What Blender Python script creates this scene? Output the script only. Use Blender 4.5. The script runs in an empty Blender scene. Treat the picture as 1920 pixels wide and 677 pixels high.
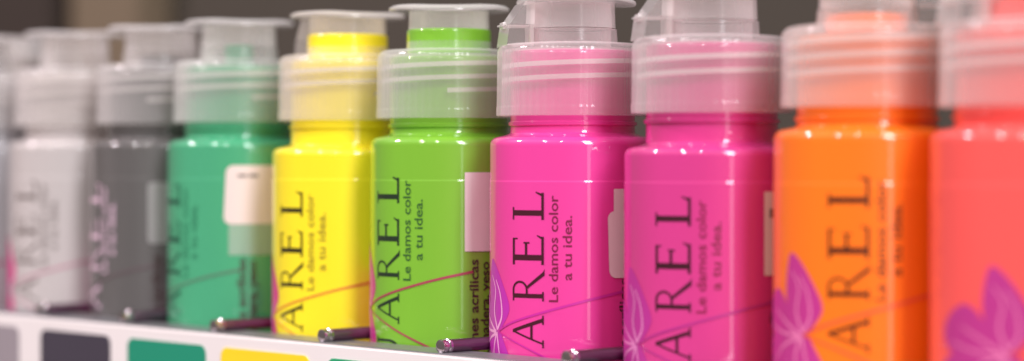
import bpy, bmesh, math, random
from mathutils import Vector, Matrix
from mathutils.geometry import delaunay_2d_cdt

random.seed(7)
scene = bpy.context.scene
C = scene.collection
S = 0.02                       # bottle radius in metres; everything below is in bottle radii
rad = math.radians

# ------------------------------------------------------------------ camera
FPX = 4566.0                   # focal length in photograph pixels (1920 wide)
XV = -3336.0                   # vanishing point of the row
HOR = 306.0                    # height of the horizon in the photograph
TH = math.atan(FPX / (960.0 - XV))
sn, cs = math.sin(TH), math.cos(TH)
R3 = Vector((cs, sn, 0.0))     # camera right
F3 = Vector((-sn, cs, 0.0))    # camera forward, level
NF = -F3
D0 = sn / 0.03537              # camera's distance from the plane of the row
Z1 = FPX * D0 / (sn * (1074.0 - XV))
XC = (1074.0 - 960.0) * Z1 / FPX

cam_d = bpy.data.cameras.new("camera")
cam = bpy.data.objects.new("camera", cam_d)
C.objects.link(cam)
scene.camera = cam
cam.location = (-(XC * R3 + Z1 * F3)) * S
pitch = math.atan((338.5 - HOR) / FPX)
cam.rotation_euler = (rad(90) - pitch, 0.0, math.atan2(-F3.x, F3.y))
cam_d.sensor_width = 36.0
cam_d.lens = 36.0 * FPX / 1920.0
cam_d.clip_start = 0.02
cam_d.clip_end = 50.0
cam_d.dof.use_dof = True
cam_d.dof.focus_distance = Z1 * S * 0.99
cam_d.dof.aperture_fstop = 6.3
scene.render.resolution_x, scene.render.resolution_y = 1024, 361

# ------------------------------------------------------------------ room light
world = bpy.data.worlds.new("World")
scene.world = world
world.use_nodes = True
bg = world.node_tree.nodes["Background"]
bg.inputs[0].default_value = (0.84, 0.70, 0.64, 1)
bg.inputs[1].default_value = 0.26

def lamp(name, az, el, dist, w, h, power, col):
    d = bpy.data.lights.new(name, "AREA")
    d.shape = "RECTANGLE"
    d.size, d.size_y = w, h
    d.energy = power
    d.color = col
    o = bpy.data.objects.new(name, d)
    C.objects.link(o)
    v = (NF * math.cos(rad(az)) + R3 * math.sin(rad(az))) * math.cos(rad(el)) + Vector((0, 0, math.sin(rad(el))))
    o.location = v * dist
    o.rotation_euler = (-v).to_track_quat("-Z", "Y").to_euler()
    return o

lamp("shop_or_added_lamp", 21, 31, 2.6, 0.50, 1.8, 63, (0.97, 0.95, 1.0))
lamp("shop_or_added_lamp", 22, 3, 2.6, 0.34, 1.5, 3.0, (1.0, 0.97, 0.97))  # added weak low strip, put in only for the faint streak down the bottles
lamp("shop_or_added_lamp", -20, 44, 2.4, 0.11, 0.11, 13, (1.0, 0.97, 0.95))
lamp("shop_or_added_lamp", -46, 40, 2.2, 0.11, 0.11, 13, (1.0, 0.95, 0.97))
lamp("shop_or_added_lamp", -56, 52, 2.2, 0.09, 0.09, 8, (1.0, 0.95, 0.95))
lamp("shop_or_added_lamp", -97, 38, 2.0, 0.14, 0.14, 24, (1.0, 0.85, 0.91))

scene.view_settings.view_transform = "Standard"
scene.view_settings.look = "None"
scene.view_settings.gamma = 1.0
scene.view_settings.exposure = 0.0
scene.cycles.transparent_max_bounces = 32
scene.cycles.max_bounces = 12
scene.cycles.diffuse_bounces = 5

# ------------------------------------------------------------------ materials
def lin(c):
    return tuple(((x / 255) / 12.92 if x / 255 <= 0.04045 else ((x / 255 + 0.055) / 1.055) ** 2.4) for x in c) + (1.0,)

def principled(name, col, rough=0.4, metal=0.0, spec=0.5, coat=0.0):
    m = bpy.data.materials.new(name)
    m.use_nodes = True
    b = m.node_tree.nodes["Principled BSDF"]
    b.inputs["Base Color"].default_value = col
    b.inputs["Roughness"].default_value = rough
    b.inputs["Metallic"].default_value = metal
    b.inputs["Specular IOR Level"].default_value = spec
    b.inputs["Coat Weight"].default_value = coat
    b.inputs["Coat Roughness"].default_value = 0.06
    b.inputs["Coat IOR"].default_value = 1.6
    return m

def add_noise(m, scale, vec_scale, col_amt, bump, detail=4.0):
    """slight mottling of the base colour and a faint bump, both in object space"""
    nt = m.node_tree
    b = nt.nodes["Principled BSDF"]
    tc = nt.nodes.new("ShaderNodeTexCoord")
    mp = nt.nodes.new("ShaderNodeMapping")
    mp.inputs["Scale"].default_value = vec_scale
    nz = nt.nodes.new("ShaderNodeTexNoise")
    nz.inputs["Scale"].default_value = scale
    nz.inputs["Detail"].default_value = detail
    nt.links.new(tc.outputs["Object"], mp.inputs[0])
    nt.links.new(mp.outputs[0], nz.inputs["Vector"])
    if col_amt:
        base = b.inputs["Base Color"].default_value[:]
        mx = nt.nodes.new("ShaderNodeMix")
        mx.data_type = "RGBA"
        mx.inputs[6].default_value = tuple(x * (1 - col_amt) for x in base[:3]) + (1,)
        mx.inputs[7].default_value = tuple(min(1, x * (1 + col_amt)) for x in base[:3]) + (1,)
        nt.links.new(nz.outputs["Fac"], mx.inputs[0])
        nt.links.new(mx.outputs[2], b.inputs["Base Color"])
    if bump:
        bp = nt.nodes.new("ShaderNodeBump")
        bp.inputs["Strength"].default_value = bump
        bp.inputs["Distance"].default_value = 0.0006
        nt.links.new(nz.outputs["Fac"], bp.inputs["Height"])
        nt.links.new(bp.outputs[0], b.inputs["Normal"])
    return m

def paint(name, col):
    m = principled(name, lin(col), 0.46, 0, 0.25, 1.0)
    return add_noise(m, 90, (1, 1, 0.06), 0.40 if max(col) < 120 else 0.09, 0.12, 2.0)

def frosted(name, opacity, tint=(0.95, 0.92, 0.91, 1)):
    m = principled(name, tint, 0.5, 0, 0.0)
    nt = m.node_tree
    b = nt.nodes["Principled BSDF"]
    out = nt.nodes["Material Output"]
    tl = nt.nodes.new("ShaderNodeBsdfTranslucent")
    tl.inputs[0].default_value = tint
    m1 = nt.nodes.new("ShaderNodeMixShader")
    m1.inputs[0].default_value = 0.35
    nt.links.new(b.outputs[0], m1.inputs[1])
    nt.links.new(tl.outputs[0], m1.inputs[2])
    tr = nt.nodes.new("ShaderNodeBsdfTransparent")
    tr.inputs[0].default_value = (0.97, 0.96, 0.95, 1)
    m2 = nt.nodes.new("ShaderNodeMixShader")
    m2.inputs[0].default_value = opacity
    nt.links.new(tr.outputs[0], m2.inputs[1])
    nt.links.new(m1.outputs[0], m2.inputs[2])
    # milky plastic: the longer the path through the wall, the more it scatters
    lw = nt.nodes.new("ShaderNodeLayerWeight")
    lw.inputs["Blend"].default_value = 0.42
    mr = nt.nodes.new("ShaderNodeMapRange")
    mr.inputs["To Min"].default_value = opacity * 0.85
    mr.inputs["To Max"].default_value = min(0.9, opacity * 3.3)
    nt.links.new(lw.outputs["Facing"], mr.inputs["Value"])
    nt.links.new(mr.outputs[0], m2.inputs[0])
    gl = nt.nodes.new("ShaderNodeBsdfGlossy")
    gl.inputs["Roughness"].default_value = 0.13
    fr = nt.nodes.new("ShaderNodeFresnel")
    fr.inputs["IOR"].default_value = 1.45
    m3 = nt.nodes.new("ShaderNodeMixShader")
    geo = nt.nodes.new("ShaderNodeNewGeometry")
    front = nt.nodes.new("ShaderNodeMath")
    front.operation = "SUBTRACT"
    front.inputs[0].default_value = 1.0
    nt.links.new(geo.outputs["Backfacing"], front.inputs[1])
    both = nt.nodes.new("ShaderNodeMath")
    both.operation = "MULTIPLY"
    nt.links.new(fr.outputs[0], both.inputs[0])
    nt.links.new(front.outputs[0], both.inputs[1])
    nt.links.new(both.outputs[0], m3.inputs[0])
    nt.links.new(m2.outputs[0], m3.inputs[1])
    nt.links.new(gl.outputs[0], m3.inputs[2])
    nt.links.new(m3.outputs[0], out.inputs[0])
    return m

M_CAP = frosted("frosted_cap_plastic", 0.165)
M_LID = frosted("frosted_lid_plastic", 0.21)
M_THREAD = frosted("cap_thread_plastic", 0.50)
M_WALL = add_noise(principled("dark_back_panel", lin((62, 55, 46)), 0.8), 6, (1, 1, 1), 0.15, 0.0)
M_POST = principled("beige_upright", lin((108, 93, 74)), 0.7)
M_POSTD = principled("brown_upright", lin((46, 35, 28)), 0.7)
M_SHELF = add_noise(principled("shelf_paint", lin((150, 150, 152)), 0.5), 30, (1, 1, 1), 0.08, 0.05)
M_EDGE = add_noise(principled("brushed_steel_edge", lin((146, 146, 150)), 0.38, 0.6), 40, (0.1, 1, 1), 0.12, 0.05)
M_STRIP = add_noise(principled("white_strip_plastic", lin((231, 223, 222)), 0.35), 25, (1, 1, 1), 0.04, 0.02)
M_ROD = add_noise(principled("dark_divider_metal", lin((120, 92, 110)), 0.28, 0.85), 30, (1, 0.2, 1), 0.15, 0.05)
M_TIP = principled("bright_chrome_tip", lin((196, 188, 192)), 0.2, 1.0)
M_STICK = add_noise(principled("sticker_paper", lin((226, 208, 206)), 0.5), 40, (1, 1, 1), 0.04, 0.0)
M_STICK2 = frosted("clear_sticker_film", 0.45)
M_INKBLACK = principled("sticker_ink", lin((112, 102, 100)), 0.5)

# ------------------------------------------------------------------ mesh helpers
def link_mesh(name, bm, mats, smooth_angle=None):
    me = bpy.data.meshes.new(name)
    for f in bm.faces:
        f.smooth = smooth_angle is not None
    if smooth_angle is not None:
        bm.normal_update()
        for e in bm.edges:
            if len(e.link_faces) == 2:
                e.smooth = e.calc_face_angle(0.0) < rad(smooth_angle)
    bm.to_mesh(me)
    bm.free()
    for m in (mats if isinstance(mats, (list, tuple)) else [mats]):
        me.materials.append(m)
    return me

def obj(name, me, parent=None, loc=(0, 0, 0), rz=0.0, mats=None):
    o = bpy.data.objects.new(name, me)
    C.objects.link(o)
    o.parent = parent
    o.location = Vector(loc) * S
    o.rotation_euler[2] = rz
    if mats:
        for i, m in enumerate(mats):
            o.material_slots[i].link = "OBJECT"
            o.material_slots[i].material = m
    return o

def tag(o, label=None, cat=None, group=None, kind=None):
    if label: o["label"] = label
    if cat: o["category"] = cat
    if group: o["group"] = group
    if kind: o["kind"] = kind
    return o

def empty(name, loc):
    o = bpy.data.objects.new(name, None)
    C.objects.link(o)
    o.location = Vector(loc) * S
    o.empty_display_size = 0.005
    return o

def add_lathe(bm, prof, segs=96, closed=False, rib=0.0, nrib=0, mat=0):
    """prof: (radius, z) in bottle radii"""
    rings = []
    for (r, z) in prof:
        if r <= 1e-6:
            rings.append([bm.verts.new((0, 0, z * S))])
            continue
        ring = []
        for k in range(segs):
            a = 2 * math.pi * k / segs
            rr = r
            if rib and r > 0.9:
                rr = r + rib * math.cos(nrib * a)
            ring.append(bm.verts.new((rr * math.cos(a) * S, rr * math.sin(a) * S, z * S)))
        rings.append(ring)
    n = len(rings)
    for i in range(n if closed else n - 1):
        A, B = rings[i], rings[(i + 1) % n]
        for k in range(segs):
            k2 = (k + 1) % segs
            if len(A) == 1 and len(B) == 1: continue
            if len(A) == 1: f = bm.faces.new((A[0], B[k2], B[k]))
            elif len(B) == 1: f = bm.faces.new((A[k], A[k2], B[0]))
            else: f = bm.faces.new((A[k], A[k2], B[k2], B[k]))
            f.material_index = mat

def add_box(bm, x0, x1, y0, y1, z0, z1, bevel=0.0, mat=0):
    vs = [bm.verts.new((x * S, y * S, z * S)) for x in (x0, x1) for y in (y0, y1) for z in (z0, z1)]
    idx = [(0, 1, 3, 2), (4, 6, 7, 5), (0, 4, 5, 1), (2, 3, 7, 6), (0, 2, 6, 4), (1, 5, 7, 3)]
    fs = [bm.faces.new([vs[i] for i in q]) for q in idx]
    for f in fs: f.material_index = mat
    if bevel:
        es = list({e for f in fs for e in f.edges})
        bmesh.ops.bevel(bm, geom=es, offset=bevel * S, segments=3, affect="EDGES")

def add_prism(bm, bottom, top):
    """two matching rings of points (bottle radii), closed"""
    A = [bm.verts.new(Vector(p) * S) for p in bottom]
    B = [bm.verts.new(Vector(p) * S) for p in top]
    n = len(A)
    bm.faces.new(list(reversed(A)))
    bm.faces.new(B)
    for k in range(n):
        bm.faces.new((A[k], A[(k + 1) % n], B[(k + 1) % n], B[k]))

# ------------------------------------------------------------------ flat outlines wrapped round a bottle
def union_faces(polys):
    """merge overlapping planar polygons to one set of triangles"""
    vs, fs = [], []
    for p in polys:
        b = len(vs)
        area = sum(p[i][0] * p[(i + 1) % len(p)][1] - p[(i + 1) % len(p)][0] * p[i][1] for i in range(len(p)))
        if area < 0: p = list(reversed(p))
        vs += [Vector((x, y)) for x, y in p]
        fs.append(list(range(b, b + len(p))))
    v, e, f, ov, oe, of = delaunay_2d_cdt(vs, [], fs, 0, 1e-6)
    return [tuple(x) for x in v], [t for t, src in zip(f, of) if src]

def wrap(bm, verts, faces, radius, mat=0, step=0.05):
    """verts are (arc, z): arc 0 faces the camera and grows to the right"""
    t = bmesh.new()
    tv = [t.verts.new((a, z, 0)) for a, z in verts]
    for f in faces:
        try: t.faces.new([tv[i] for i in f])
        except ValueError: pass
    lo = min(a for a, z in verts); hi = max(a for a, z in verts)
    k = math.ceil(lo / step)
    while k * step < hi:
        g = list(t.verts) + list(t.edges) + list(t.faces)
        bmesh.ops.bisect_plane(t, geom=g, plane_co=(k * step, 0, 0), plane_no=(1, 0, 0), dist=1e-7)
        k += 1
    t.verts.index_update()
    nv = []
    for v in t.verts:
        a, z = v.co.x, v.co.y
        p = (NF * math.cos(a) + R3 * math.sin(a)) * radius
        nv.append(bm.verts.new((p.x * S, p.y * S, z * S)))
    for f in t.faces:
        q = [nv[v.index] for v in f.verts]
        nf = bm.faces.new(q)
        nf.normal_update()
        c = nf.calc_center_median()
        if nf.normal.dot(Vector((c.x, c.y, 0))) < 0: nf.normal_flip()
        nf.material_index = mat
    t.free()

def stroke(pts, w0, w1=None, n=None):
    """polyline to a list of quads"""
    w1 = w0 if w1 is None else w1
    out = []
    m = len(pts)
    L, Rr = [], []
    for i, p in enumerate(pts):
        a = Vector(pts[max(i - 1, 0)]); b = Vector(pts[min(i + 1, m - 1)])
        d = (b - a).normalized(); nrm = Vector((-d.y, d.x))
        w = (w0 + (w1 - w0) * i / (m - 1)) / 2
        L.append(Vector(p) + nrm * w); Rr.append(Vector(p) - nrm * w)
    for i in range(m - 1):
        out.append([tuple(L[i]), tuple(L[i + 1]), tuple(Rr[i + 1]), tuple(Rr[i])])
    return out

def spline(pts, n=10):
    P = [Vector(p) for p in pts]
    P = [2 * P[0] - P[1]] + P + [2 * P[-1] - P[-2]]
    out = []
    for i in range(1, len(P) - 2):
        for k in range(n):
            t = k / n
            a, b, c, d = P[i - 1], P[i], P[i + 1], P[i + 2]
            q = 0.5 * (2 * b + (c - a) * t + (2 * a - 5 * b + 4 * c - d) * t * t + (3 * b - a - 3 * c + d) * t ** 3)
            out.append(tuple(q))
    out.append(tuple(P[-2]))
    return out

def closed_spline(pts, n=8):
    m = len(pts); P = [Vector(p) for p in pts]; out = []
    for i in range(m):
        a, b, c, d = P[i - 1], P[i], P[(i + 1) % m], P[(i + 2) % m]
        for k in range(n):
            t = k / n
            out.append(tuple(0.5 * (2 * b + (c - a) * t + (2 * a - 5 * b + 4 * c - d) * t * t + (3 * b - a - 3 * c + d) * t ** 3)))
    return out

def rect(x0, y0, x1, y1):
    return [(x0, y0), (x1, y0), (x1, y1), (x0, y1)]

def rrect(x0, y0, x1, y1, r, n=6, skew=0.0):
    out = []
    for cx, cy, a0 in ((x1 - r, y1 - r, 0), (x0 + r, y1 - r, 90), (x0 + r, y0 + r, 180), (x1 - r, y0 + r, 270)):
        for k in range(n + 1):
            a = rad(a0 + 90 * k / n)
            y = cy + r * math.sin(a)
            out.append((cx + r * math.cos(a) + skew * (y - (y0 + y1) / 2), y))
    return out

# serif capitals: cap height 1; each returns (polys, width)
TK, TN, SF = 0.125, 0.074, 0.048
def serif(x, y, w): return rect(x - w / 2, y - SF / 2 + (SF / 2 if y < 0.5 else -SF / 2), x + w / 2, y + SF / 2 + (SF / 2 if y < 0.5 else -SF / 2))
def arc(cx, cy, rx, ry, a0, a1, n=16): return [(cx + rx * math.cos(rad(a0 + (a1 - a0) * k / n)), cy + ry * math.sin(rad(a0 + (a1 - a0) * k / n))) for k in range(n + 1)]

def L_A():
    p = [[(0.08, 0), (0.135, 0), (0.50, 0.93), (0.47, 1.0)], [(0.44, 1.0), (0.54, 1.0), (0.92, 0), (0.80, 0)],
         rect(0.24, 0.33, 0.70, 0.33 + TN), serif(0.11, 0, 0.24), serif(0.85, 0, 0.28)]
    return p, 0.98
def L_R():
    p = [rect(0.12, 0, 0.12 + TK, 1), serif(0.17, 0, 0.28), rect(0.03, 1 - SF, 0.3, 1)]
    p += stroke([(0.20, 0.975)] + arc(0.36, 0.745, 0.24, 0.23, 90, -90) + [(0.2, 0.515)], 0.062)
    p += [[(0.36, 0.53), (0.46, 0.53), (0.90, 0.03), (1.0, -0.02), (0.80, -0.02)]]
    return p, 0.90
def L_E():
    p = [rect(0.12, 0, 0.12 + TK, 1), rect(0.02, 0, 0.66, TN), rect(0.02, 1 - TN, 0.62, 1), rect(0.15, 0.50, 0.52, 0.50 + TN),
         rect(0.50, 0.43, 0.535, 0.62), [(0.63, 0.0), (0.70, 0.20), (0.67, 0.20), (0.58, 0.03)], [(0.585, 1.0), (0.625, 1.0), (0.625, 0.82), (0.60, 0.82)]]
    return p, 0.72
def L_L():
    p = [rect(0.12, 0, 0.12 + TK, 1), rect(0.02, 0, 0.66, TN), rect(0.02, 1 - SF, 0.32, 1), [(0.62, 0.0), (0.69, 0.24), (0.66, 0.24), (0.56, 0.03)]]
    return p, 0.70
def L_U():
    p = [rect(0.13, 0.33, 0.13 + TK, 1), rect(0.76, 0.33, 0.76 + TN, 1), rect(0.04, 1 - SF, 0.32, 1), rect(0.66, 1 - SF, 0.90, 1)]
    p += stroke(arc(0.48, 0.345, 0.305, 0.32, 180, 360), TK * 0.95, TN)
    return p, 0.95
def L_C():
    p = stroke(arc(0.52, 0.5, 0.44, 0.47, 48, 312, 24), 0.08)
    p += [rect(0.79, 0.72, 0.82, 0.95)]
    return p, 0.92

def word_polys(letters, gap):
    out, x = [], 0.0
    for fn in letters:
        ps, w = fn()
        out += [[(px + x, py) for px, py in p] for p in ps]
        x += w + gap
    return out, x - gap

def font_faces(text, size, sx=1.0, bold=0.0):
    cu = bpy.data.curves.new("text_outline", "FONT")
    cu.body = text
    cu.size = 1.0
    cu.offset = bold
    cu.resolution_u = 3
    ob = bpy.data.objects.new("text_outline", cu)
    C.objects.link(ob)
    dg = bpy.context.evaluated_depsgraph_get()
    me = ob.evaluated_get(dg).to_mesh()
    v = [(p.co.x, p.co.y) for p in me.vertices]
    f = [tuple(p.vertices) for p in me.polygons]
    ob.evaluated_get(dg).to_mesh_clear()
    bpy.data.objects.remove(ob)
    bpy.data.curves.remove(cu)
    return [(x * size * sx, y * size) for x, y in v], f

def upright(verts, a_base, z_end, fit=None):
    """text that reads upwards: text x goes up, letter tops point left; z_end is where the last letter ends"""
    w = max(x for x, y in verts); w0 = min(x for x, y in verts)
    k = 1.0 if fit is None else fit / (w - w0)
    return [(a_base - y, z_end - (w - x) * k) for x, y in verts]

# --- the front label (reference bottle: letters' feet at -21 degrees, word ends at z = -0.346)
def front_label_mesh():
    bm = bmesh.new()
    capH, polys = 0.435, []
    # each letter: where it starts and ends, measured down from the end of the word
    for fn, z0, z1 in ((L_A, -3.30, -2.92), (L_C, -2.88, -2.55), (L_U, -2.375, -1.975), (L_A, -1.825, -1.455), (L_R, -1.295, -0.945), (L_E, -0.87, -0.50), (L_L, -0.345, 0.0)):
        ps, w = fn()
        polys += [[(z0 + px / w * (z1 - z0), py * capH) for px, py in p] for p in ps]
    v, f = union_faces(polys)
    v = [(rad(-21) - y, x - 0.325) for x, y in v]
    wrap(bm, v, f, 1.0045, 0)
    v, f = font_faces("Le damos color", 0.155, 1, 0.010)
    wrap(bm, upright(v, rad(-11.3), -0.375, 1.24), f, 1.0045, 1)
    v, f = font_faces("a tu idea.", 0.155, 1, 0.010)
    wrap(bm, upright(v, rad(-2.0), -0.61, 0.75), f, 1.0045, 1)
    # right-hand panel: small bold lines
    v, f = font_faces("ciones acr\u00edlicas", 0.165, 1, 0.018)
    wrap(bm, upright(v, rad(38), -1.35, 1.25), f, 1.0045, 4)
    v, f = font_faces(", madera, yeso", 0.165, 1, 0.018)
    wrap(bm, upright(v, rad(46.5), -1.38, 1.12), f, 1.0045, 4)
    d = lambda *pp: [(rad(a), z) for a, z in pp]
    petals = [closed_spline(d((-74, -1.14), (-66, -1.22), (-56, -1.45), (-49.5, -1.70), (-55, -1.88), (-63, -1.98), (-74, -1.85), (-79, -1.6), (-78, -1.32))),
              closed_spline(d((-91, -1.52), (-82, -1.60), (-73, -1.80), (-64, -1.99), (-85, -2.05), (-103, -1.98), (-108, -1.8), (-102, -1.62))),
              closed_spline(d((-63, -1.98), (-55, -2.12), (-48, -2.38), (-53, -2.66), (-64, -2.72), (-73, -2.5), (-75, -2.2))),
              closed_spline(d((-66, -2.0), (-80, -1.92), (-98, -1.98), (-110, -2.2), (-104, -2.5), (-88, -2.55), (-76, -2.3)))]
    v, f = union_faces(petals)
    wrap(bm, v, f, 1.003, 2)
    veins = []
    for pts in (((-64, -1.97), (-69, -1.75), (-67, -1.5), (-73, -1.33)), ((-64, -1.97), (-58, -1.8), (-60, -1.55), (-66, -1.38)),
                ((-66, -2.0), (-80, -1.86), (-93, -1.74)), ((-66, -2.0), (-84, -1.98), (-101, -1.9)), ((-65, -2.0), (-62, -2.2), (-57, -2.5)),
                ((-67, -2.02), (-82, -2.12), (-95, -2.3)), ((-66, -2.02), (-70, -2.25), (-66, -2.55))):
        veins += stroke(spline(d(*pts), 8), 0.036, 0.016)
    v, f = union_faces(veins)
    wrap(bm, v, f, 1.0055, 3)
    stems = stroke(spline(d((-63, -1.99), (-45, -1.86), (-12, -1.69), (12, -1.58), (34, -1.50)), 10), 0.022, 0.034)
    stems += stroke(spline(d((-63, -1.99), (-40, -2.12), (-19, -2.27), (5, -2.45), (20, -2.6)), 10), 0.016, 0.03)
    v, f = union_faces(stems)
    wrap(bm, v, f, 1.0065, 5)
    return link_mesh("front_label", bm, [M_INKBLACK] * 6)

# ------------------------------------------------------------------ bottle parts
BASE = -3.70
def fillet(cx, cz, r, a0, a1, n=6):
    return [(cx + r * math.cos(rad(a0 + (a1 - a0) * k / n)), cz + r * math.sin(rad(a0 + (a1 - a0) * k / n))) for k in range(n + 1)]

def body_mesh(zs):
    bm = bmesh.new()
    pr = [(0, BASE + 0.05), (0.72, BASE + 0.05), (0.80, BASE)]
    pr += fillet(0.90, BASE + 0.10, 0.10, -90, 0)
    # the clear label film is a hair proud of the bare plastic above it
    pr += [(1.0, BASE + 0.13), (1.0, -0.225), (1.0, -0.215), (0.996, -0.208), (0.996, -0.198)]
    pr += [(0.996, zs - 0.13)]
    pr += fillet(0.896, zs - 0.115, 0.10, 0, 72)
    pr += [(0.86, zs - 0.005), (0.79, zs + 0.012)]
    pr += [(0.755, zs + 0.03), (0.75, zs + 0.06), (0.75, zs + 0.075)]
    zr = 0.47
    pr += [(0.75, zr - 0.04), (0.75, zr - 0.03), (0.775, zr - 0.018), (0.775, zr + 0.018), (0.75, zr + 0.03), (0.75, zr + 0.04)]
    z = zr + 0.12
    pr += [(0.75, z)]
    pr += [(0.75, 1.28), (0.75, 1.30)] + fillet(0.70, 1.30, 0.05, 0, 90, 3) + [(0, 1.35)]
    add_lathe(bm, pr, 128)
    return link_mesh("bottle_body", bm, [M_CAP], 40)

def cap_mesh():
    bm = bmesh.new()
    zb, zt = 0.565, 1.425
    pr = [(0.872, zb), (0.910, zb - 0.004), (0.918, zb + 0.006), (0.918, zb + 0.02), (0.918, zb + 0.09), (0.918, zb + 0.10), (0.913, zb + 0.112), (0.913, zb + 0.125), (0.906, zt - 0.115)]
    pr += fillet(0.806, zt - 0.10, 0.10, 0, 80, 5)
    pr += [(0.60, zt), (0.56, zt), (0.54, zt + 0.02), (0.53, zt + 0.175), (0.46, zt + 0.175), (0.46, zt - 0.05), (0.80, zt - 0.06), (0.845, zt - 0.10), (0.866, zb + 0.10)]
    add_lathe(bm, pr, 240, closed=True, rib=0.0035, nrib=60)
    # screw thread standing in from the skirt
    turns, z0, z1, n = 2.5, 0.90, 1.31, 200
    rings = []
    for i in range(n + 1):
        a = 2 * math.pi * turns * i / n
        z = z0 + (z1 - z0) * i / n
        taper = min(1.0, i / 12, (n - i) / 12) * 0.9 + 0.1
        ring = []
        for (dr, dz) in ((0, -0.026), (-0.060 * taper, -0.016), (-0.060 * taper, 0.004), (0, 0.030)):
            r = 0.852 + dr
            ring.append(bm.verts.new((r * math.cos(a) * S, r * math.sin(a) * S, (z + dz) * S)))
        rings.append(ring)
    for A, B in zip(rings, rings[1:]):
        for k in range(4):
            f = bm.faces.new((A[k], B[k], B[(k + 1) % 4], A[(k + 1) % 4]))
            f.material_index = 1
    # lower half of the hinge block, on the -x side
    w = 0.40
    add_prism(bm, [(-0.865, -w, zt - 0.03), (-0.53, -w * 0.8, zt - 0.03), (-0.53, w * 0.8, zt - 0.03), (-0.865, w, zt - 0.03)],
              [(-0.83, -w, 1.635), (-0.53, -w * 0.8, 1.635), (-0.53, w * 0.8, 1.635), (-0.83, w, 1.635)])
    return link_mesh("screw_cap", bm, [M_CAP, M_THREAD], 35)

def lid_mesh():
    bm = bmesh.new()
    # column
    add_lathe(bm, [(0.475, 1.62), (0.515, 1.615), (0.505, 1.915), (0.46, 1.915)], 72, closed=True)
    # top plate: a disc cut straight at the hinge
    def ring(r, z):
        out = []
        for k in range(64):
            a = 2 * math.pi * k / 64
            x, y = r * math.cos(a), r * math.sin(a)
            droop = -0.035 * max(0.0, (x - 0.45) / 0.3)
            out.append((max(x, -0.62 - (r - 0.76) * 0.5), y, z + droop))
        return out
    levels = [(0.70, 1.918), (0.752, 1.922), (0.765, 1.940), (0.76, 1.962), (0.73, 1.985), (0.60, 1.995)]
    rr = [[bm.verts.new(Vector(p) * S) for p in ring(r, z)] for r, z in levels]
    for A, B in zip(rr, rr[1:]):
        for k in range(64):
            bm.faces.new((A[k], A[(k + 1) % 64], B[(k + 1) % 64], B[k]))
    bm.faces.new(list(reversed(rr[0]))); bm.faces.new(rr[-1])
    # upper half of the hinge block
    w = 0.40
    add_prism(bm, [(-0.825, -w, 1.645), (-0.52, -w * 0.8, 1.645), (-0.52, w * 0.8, 1.645), (-0.825, w, 1.645)],
              [(-0.64, -w, 1.914), (-0.51, -w * 0.8, 1.914), (-0.51, w * 0.8, 1.914), (-0.64, w, 1.914)])
    bmesh.ops.recalc_face_normals(bm, faces=bm.faces)
    return link_mesh("flip_lid", bm, [M_LID], 35)

def hinge_mesh():
    bm = bmesh.new()
    add_box(bm, -0.90, -0.80, -0.16, 0.16, 1.60, 1.68, 0.03)
    return link_mesh("hinge", bm, [M_LID], 50)

def spout_mesh(r, z):
    bm = bmesh.new()
    add_lathe(bm, [(0, 1.352), (r, 1.352), (r, z - 0.03)] + fillet(r - 0.03, z - 0.03, 0.03, 0, 90, 3) + [(0, z)], 48)
    return link_mesh("spout", bm, [M_CAP], 40)

def sticker_mesh(a0, a1, z0, z1, r=0.06, skew=0.0, mark=None, rd=1.009):
    bm = bmesh.new()
    v, f = union_faces([rrect(rad(a0), z0, rad(a1), z1, r, 6, skew)])
    wrap(bm, v, f, rd, 0)
    if mark:
        v, f = union_faces([rect(rad(p[0]), p[1], rad(p[2]), p[3]) for p in mark])
        wrap(bm, v, f, rd + 0.003, 1)
    return link_mesh("price_sticker", bm, [M_STICK, M_INKBLACK])

ME_LABEL = front_label_mesh()
ME_CAP, ME_LID, ME_HINGE = cap_mesh(), lid_mesh(), hinge_mesh()
ME_BODY = {}

def row_t(x, d=0.0):
    """place along the row of a point seen at photograph column x on the line d in front of the row"""
    D = D0 - d
    Z = FPX * D / (sn * (x - XV))
    return (Z1 - d * cs - Z) / sn

ALPHA0 = math.atan2(R3.y, R3.x)        # turns a cap's tab (+x) to camera right

def bottle(label, x, col, zs=0.34, rot=0.0, dz=0.0, caprot=0.0, spout=None, ink=(58, 34, 40), ink2=None, petal=(196, 48, 150), vein=(232, 150, 205),
           stem=(170, 50, 110), ink3=(62, 36, 34), stickers=(), lift=0.0):
    root = empty("paint_bottle", (row_t(x), 0, 0))
    tag(root, label, "paint bottle", "row of paint bottles on the shelf")
    if zs not in ME_BODY: ME_BODY[zs] = body_mesh(zs)
    n = "_".join(str(c) for c in col)
    pm = paint("paint_" + n, col)
    obj("bottle_body", ME_BODY[zs], root, mats=[pm])
    ink2 = ink2 or ink
    lm = [principled("label_ink", lin(ink), 0.4), principled("label_small_ink", lin(ink2), 0.4), principled("petal_print", lin(petal), 0.4),
          principled("petal_vein_print", lin(vein), 0.35), principled("panel_ink", lin(ink3), 0.45), principled("stem_print", lin(stem), 0.4)]
    obj("front_label", ME_LABEL, root, (0, 0, dz), rad(rot), lm)
    cr = ALPHA0 + rad(caprot)
    cap = obj("screw_cap", ME_CAP, root, (0, 0, lift), cr)
    obj("flip_lid", ME_LID, cap)
    obj("hinge", ME_HINGE, cap)
    if spout:
        obj("spout", spout_mesh(*spout), cap, mats=[pm])
    for s in stickers:
        film = s.pop("film", False)
        o = obj("price_sticker", sticker_mesh(**s), root)
        if film:
            o.material_slots[0].link = "OBJECT"
            o.material_slots[0].material = M_STICK2
    return root

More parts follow.
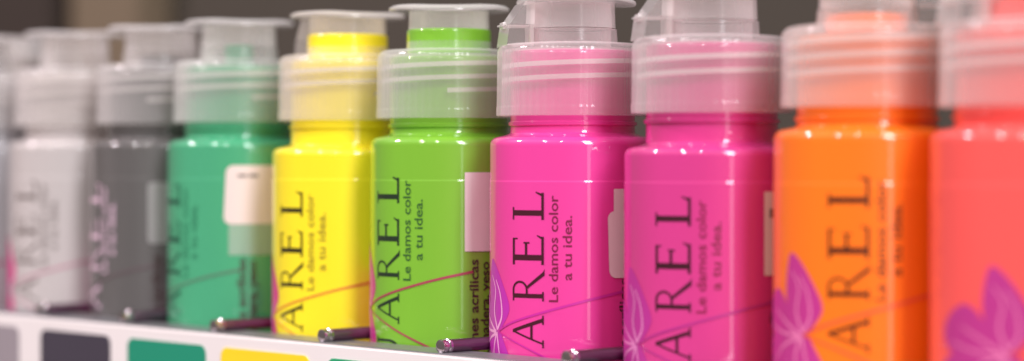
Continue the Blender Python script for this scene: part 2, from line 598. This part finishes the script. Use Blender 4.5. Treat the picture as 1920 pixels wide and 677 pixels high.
# ------------------------------------------------------------------ the shelf
TA, TB = row_t(-330) - 3, row_t(2300) + 3
LIPD = 1.57                                   # the lip stands this far in front of the row
LIPZ = -0.0853 / sn * (D0 - LIPD)             # height of the lip's top
TP, TILT = row_t(620, LIPD), rad(0.3)         # the shelf drops very slightly towards the near end
shelf = empty("display_shelf", (TP, -LIPD, LIPZ))
shelf.rotation_euler[1] = TILT
tag(shelf, "grey metal display shelf carrying the row of paint bottles, with a thin steel front edge", "shelf")
off = -Vector((TP, -LIPD, LIPZ))
bm = bmesh.new()
add_box(bm, TA, TB, -LIPD + 0.53, 7.0, BASE - 0.35, BASE - 0.11, 0.02)
obj("shelf_board", link_mesh("shelf_board", bm, [M_SHELF], 40), shelf, off)
bm = bmesh.new()
add_box(bm, TA, TB, -LIPD - 0.02, -LIPD + 0.527, LIPZ - 0.10, LIPZ, 0.012)
add_box(bm, TA, TB, -LIPD - 0.02, -LIPD + 0.10, BASE - 0.25, LIPZ - 0.102, 0.012)
obj("front_edge", link_mesh("front_edge", bm, [M_EDGE], 40), shelf, off)

# colour-coded white strip clipped on the front of the edge
SD = LIPD + 0.10
strip = empty("shelf_edge_strip", (TP, -SD, LIPZ))
strip.rotation_euler[1] = TILT
tag(strip, "white plastic strip along the shelf front printed with rounded colour swatches", "shelf strip")
off = -Vector((TP, -SD, LIPZ))
bm = bmesh.new()
add_box(bm, TA, TB, -SD, -LIPD - 0.024, BASE - 0.4, LIPZ - 0.012, 0.02)
obj("strip_backing", link_mesh("strip_backing", bm, [M_STRIP], 40), strip, off)
PT = -0.0924 / sn * (D0 - SD)
for (x0, x1, col) in ((-90, 36, (150, 140, 146)), (77, 207, (66, 60, 72)), (240, 386, (30, 140, 110)), (415, 581, (245, 212, 40)), (615, 800, (38, 160, 110)),
                      (838, 1040, (225, 50, 140)), (1085, 1300, (215, 45, 135)), (1350, 1590, (250, 120, 30))):
    a, b = row_t(x0, SD), row_t(x1, SD)
    bm = bmesh.new()
    o = rrect(a, BASE - 0.2, b, PT, 0.12)
    add_prism(bm, [(px, -SD - 0.012, pz) for px, pz in o], [(px, -SD - 0.002, pz) for px, pz in o])
    bmesh.ops.recalc_face_normals(bm, faces=bm.faces)
    obj("colour_swatch", link_mesh("colour_swatch", bm, [add_noise(principled("swatch_print", lin(col), 0.3), 20, (1, 1, 1), 0.06, 0.0)], 30), strip, off)

# divider rods between the bottles
def rod_mesh():
    bm = bmesh.new()
    add_lathe(bm, [(0, 0.10), (0.075, 0.10), (0.08, 0.14), (0.08, 8.0), (0, 8.0)], 24)
    bmesh.ops.rotate(bm, verts=bm.verts, matrix=Matrix.Rotation(rad(-90), 3, "X"))
    return link_mesh("rod", bm, [M_ROD], 40)
def tip_mesh():
    bm = bmesh.new()
    add_lathe(bm, [(0, -0.02), (0.05, -0.018), (0.08, -0.005), (0.086, 0.02), (0.086, 0.05), (0.075, 0.06), (0.075, 0.085), (0.090, 0.095), (0.088, 0.13), (0, 0.13)], 24)
    bmesh.ops.rotate(bm, verts=bm.verts, matrix=Matrix.Rotation(rad(-90), 3, "X"))
    add_box(bm, -0.05, 0.05, 0.03, 0.14, -0.17, -0.08, 0.015)
    return link_mesh("rod_tip", bm, [M_TIP], 40)
ME_ROD, ME_TIP = rod_mesh(), tip_mesh()
for x, who in ((72, "between the white and the grey bottle"), (228, "between the grey and the teal bottle"), (400, "between the teal and the yellow bottle"),
               (603, "between the yellow and the lime bottle"), (826, "between the lime bottle and the first pink bottle"), (1062, "between the two pink bottles"),):
    r = empty("divider_rod", (row_t(x, LIPD - 0.05), -LIPD + 0.05, LIPZ + 0.075 - (row_t(x, LIPD) - TP) * TILT))
    tag(r, "dark metal rod with chrome tip, " + who, "divider rod", "divider rods along the shelf edge")
    obj("rod", ME_ROD, r)
    obj("rod_tip", ME_TIP, r)

# ------------------------------------------------------------------ background
BY = 14.0
def at_wall(x, Y):
    return row_t(x, -Y)
bm = bmesh.new()
add_box(bm, at_wall(-900, BY) - 30, at_wall(2600, BY) + 30, BY, BY + 0.8, -30, 40)
tag(obj("back_wall", link_mesh("back_wall", bm, [M_WALL])), "dark grey brown panel far behind the row of bottles", "back wall", kind="structure")
for (x0, x1, m, lab) in ((130, 262, M_POST, "beige upright post behind the white and grey bottles"), (-160, 100, M_POSTD, "dark brown upright board behind the far end of the row")):
    bm = bmesh.new()
    add_box(bm, at_wall(x0, BY - 1), at_wall(x1, BY - 1), BY - 1, BY - 0.01, -30, 40, 0.1)
    tag(obj("upright_post", link_mesh("upright_post", bm, [m])), lab, "post")

# ------------------------------------------------------------------ the bottles, far end first
bottle("silver grey paint bottle at the far end of the row, beside the white one", -6, (170, 168, 172), caprot=150, rot=-5, petal=(150, 90, 140))
bottle("white paint bottle with dark lettering and a magenta flower, before the dark grey bottle", 142, (190, 182, 180), rot=-4, dz=0.08, caprot=-80, ink=(110, 100, 96), petal=(220, 30, 130), stem=(190, 130, 150))
bottle("dark grey paint bottle with pale pink lettering at its edge", 301, (94, 91, 90), rot=-30, dz=0.05, caprot=-95, ink=(222, 190, 208), petal=(150, 80, 120), stem=(96, 80, 84), spout=(0.3, 1.56),
       stickers=[dict(a0=-2, a1=30, z0=-1.14, z1=-0.27, film=True)])
bottle("teal green paint bottle with a white price sticker above a clear one", 449, (68, 162, 118), zs=0.335, rot=-27, dz=0.05, caprot=-72, spout=(0.21, 1.65), ink=(24, 78, 58), ink2=(44, 120, 88), petal=(90, 100, 110), stem=(88, 120, 100),
       stickers=[dict(a0=-5, a1=38, z0=-0.83, z1=-0.03, r=0.10, skew=0.05, mark=[(5, -0.19, 12, -0.15), (13.5, -0.19, 21, -0.15)]), dict(a0=-2, a1=38, z0=-1.25, z1=-0.835, r=0.02, film=True)])
bottle("yellow paint bottle with yellow showing in its spout", 652, (248, 226, 34), zs=0.22, rot=-10.7, dz=-0.03, caprot=-62, spout=(0.535, 1.70), ink=(52, 44, 14), ink2=(150, 126, 34), petal=(205, 40, 120), stem=(222, 130, 50))
bottle("lime green paint bottle with sharp black lettering and a pale pink sticker", 842, (120, 180, 46), zs=0.345, rot=-15.5, dz=0.166, caprot=-90, spout=(0.535, 1.69), ink=(30, 48, 30), ink2=(50, 92, 40), petal=(190, 50, 130), stem=(160, 60, 80),
       stickers=[dict(a0=12.5, a1=52, z0=-1.085, z1=-0.113, r=0.01)])
bottle("bright pink paint bottle with a rounded white sticker, next to the lime green bottle", 1074, (228, 60, 150), zs=0.33, caprot=9, ink=(64, 12, 30), ink2=(120, 20, 62), petal=(188, 44, 168), stem=(196, 40, 150), vein=(238, 160, 210),
       stickers=[dict(a0=23, a1=58, z0=-1.34, z1=-0.56, r=0.09, skew=-0.03), dict(a0=27, a1=60, z0=-0.62, z1=-0.30, r=0.01, rd=1.005)])
bottle("deep pink paint bottle with a square sticker, next to the orange bottle", 1335, (206, 54, 132), zs=0.20, rot=3, dz=-0.03, caprot=8, ink=(58, 10, 28), ink2=(128, 20, 60), petal=(180, 46, 140), stem=(176, 44, 130), vein=(220, 130, 185),
       stickers=[dict(a0=30, a1=60, z0=-1.236, z1=-0.315, r=0.01, mark=[(34, -0.6, 41, -0.5), (35, -0.56, 43, -0.52)])])
bottle("orange paint bottle with a purple flower at its left side", 1626, (255, 118, 14), zs=0.37, rot=14, dz=0.2, caprot=170, spout=(0.44, 1.56), ink=(66, 22, 8), ink2=(70, 22, 8), lift=0.03, vein=(226, 120, 170), petal=(186, 50, 132), stem=(226, 84, 60))
bottle("coral red paint bottle at the near end of the row with a large purple flower", 1932, (244, 86, 82), zs=0.345, rot=40, dz=0.14, caprot=8, spout=(0.49, 1.75), ink=(165, 40, 40), ink2=(180, 50, 50), petal=(180, 50, 128), stem=(200, 60, 90), vein=(218, 110, 160))
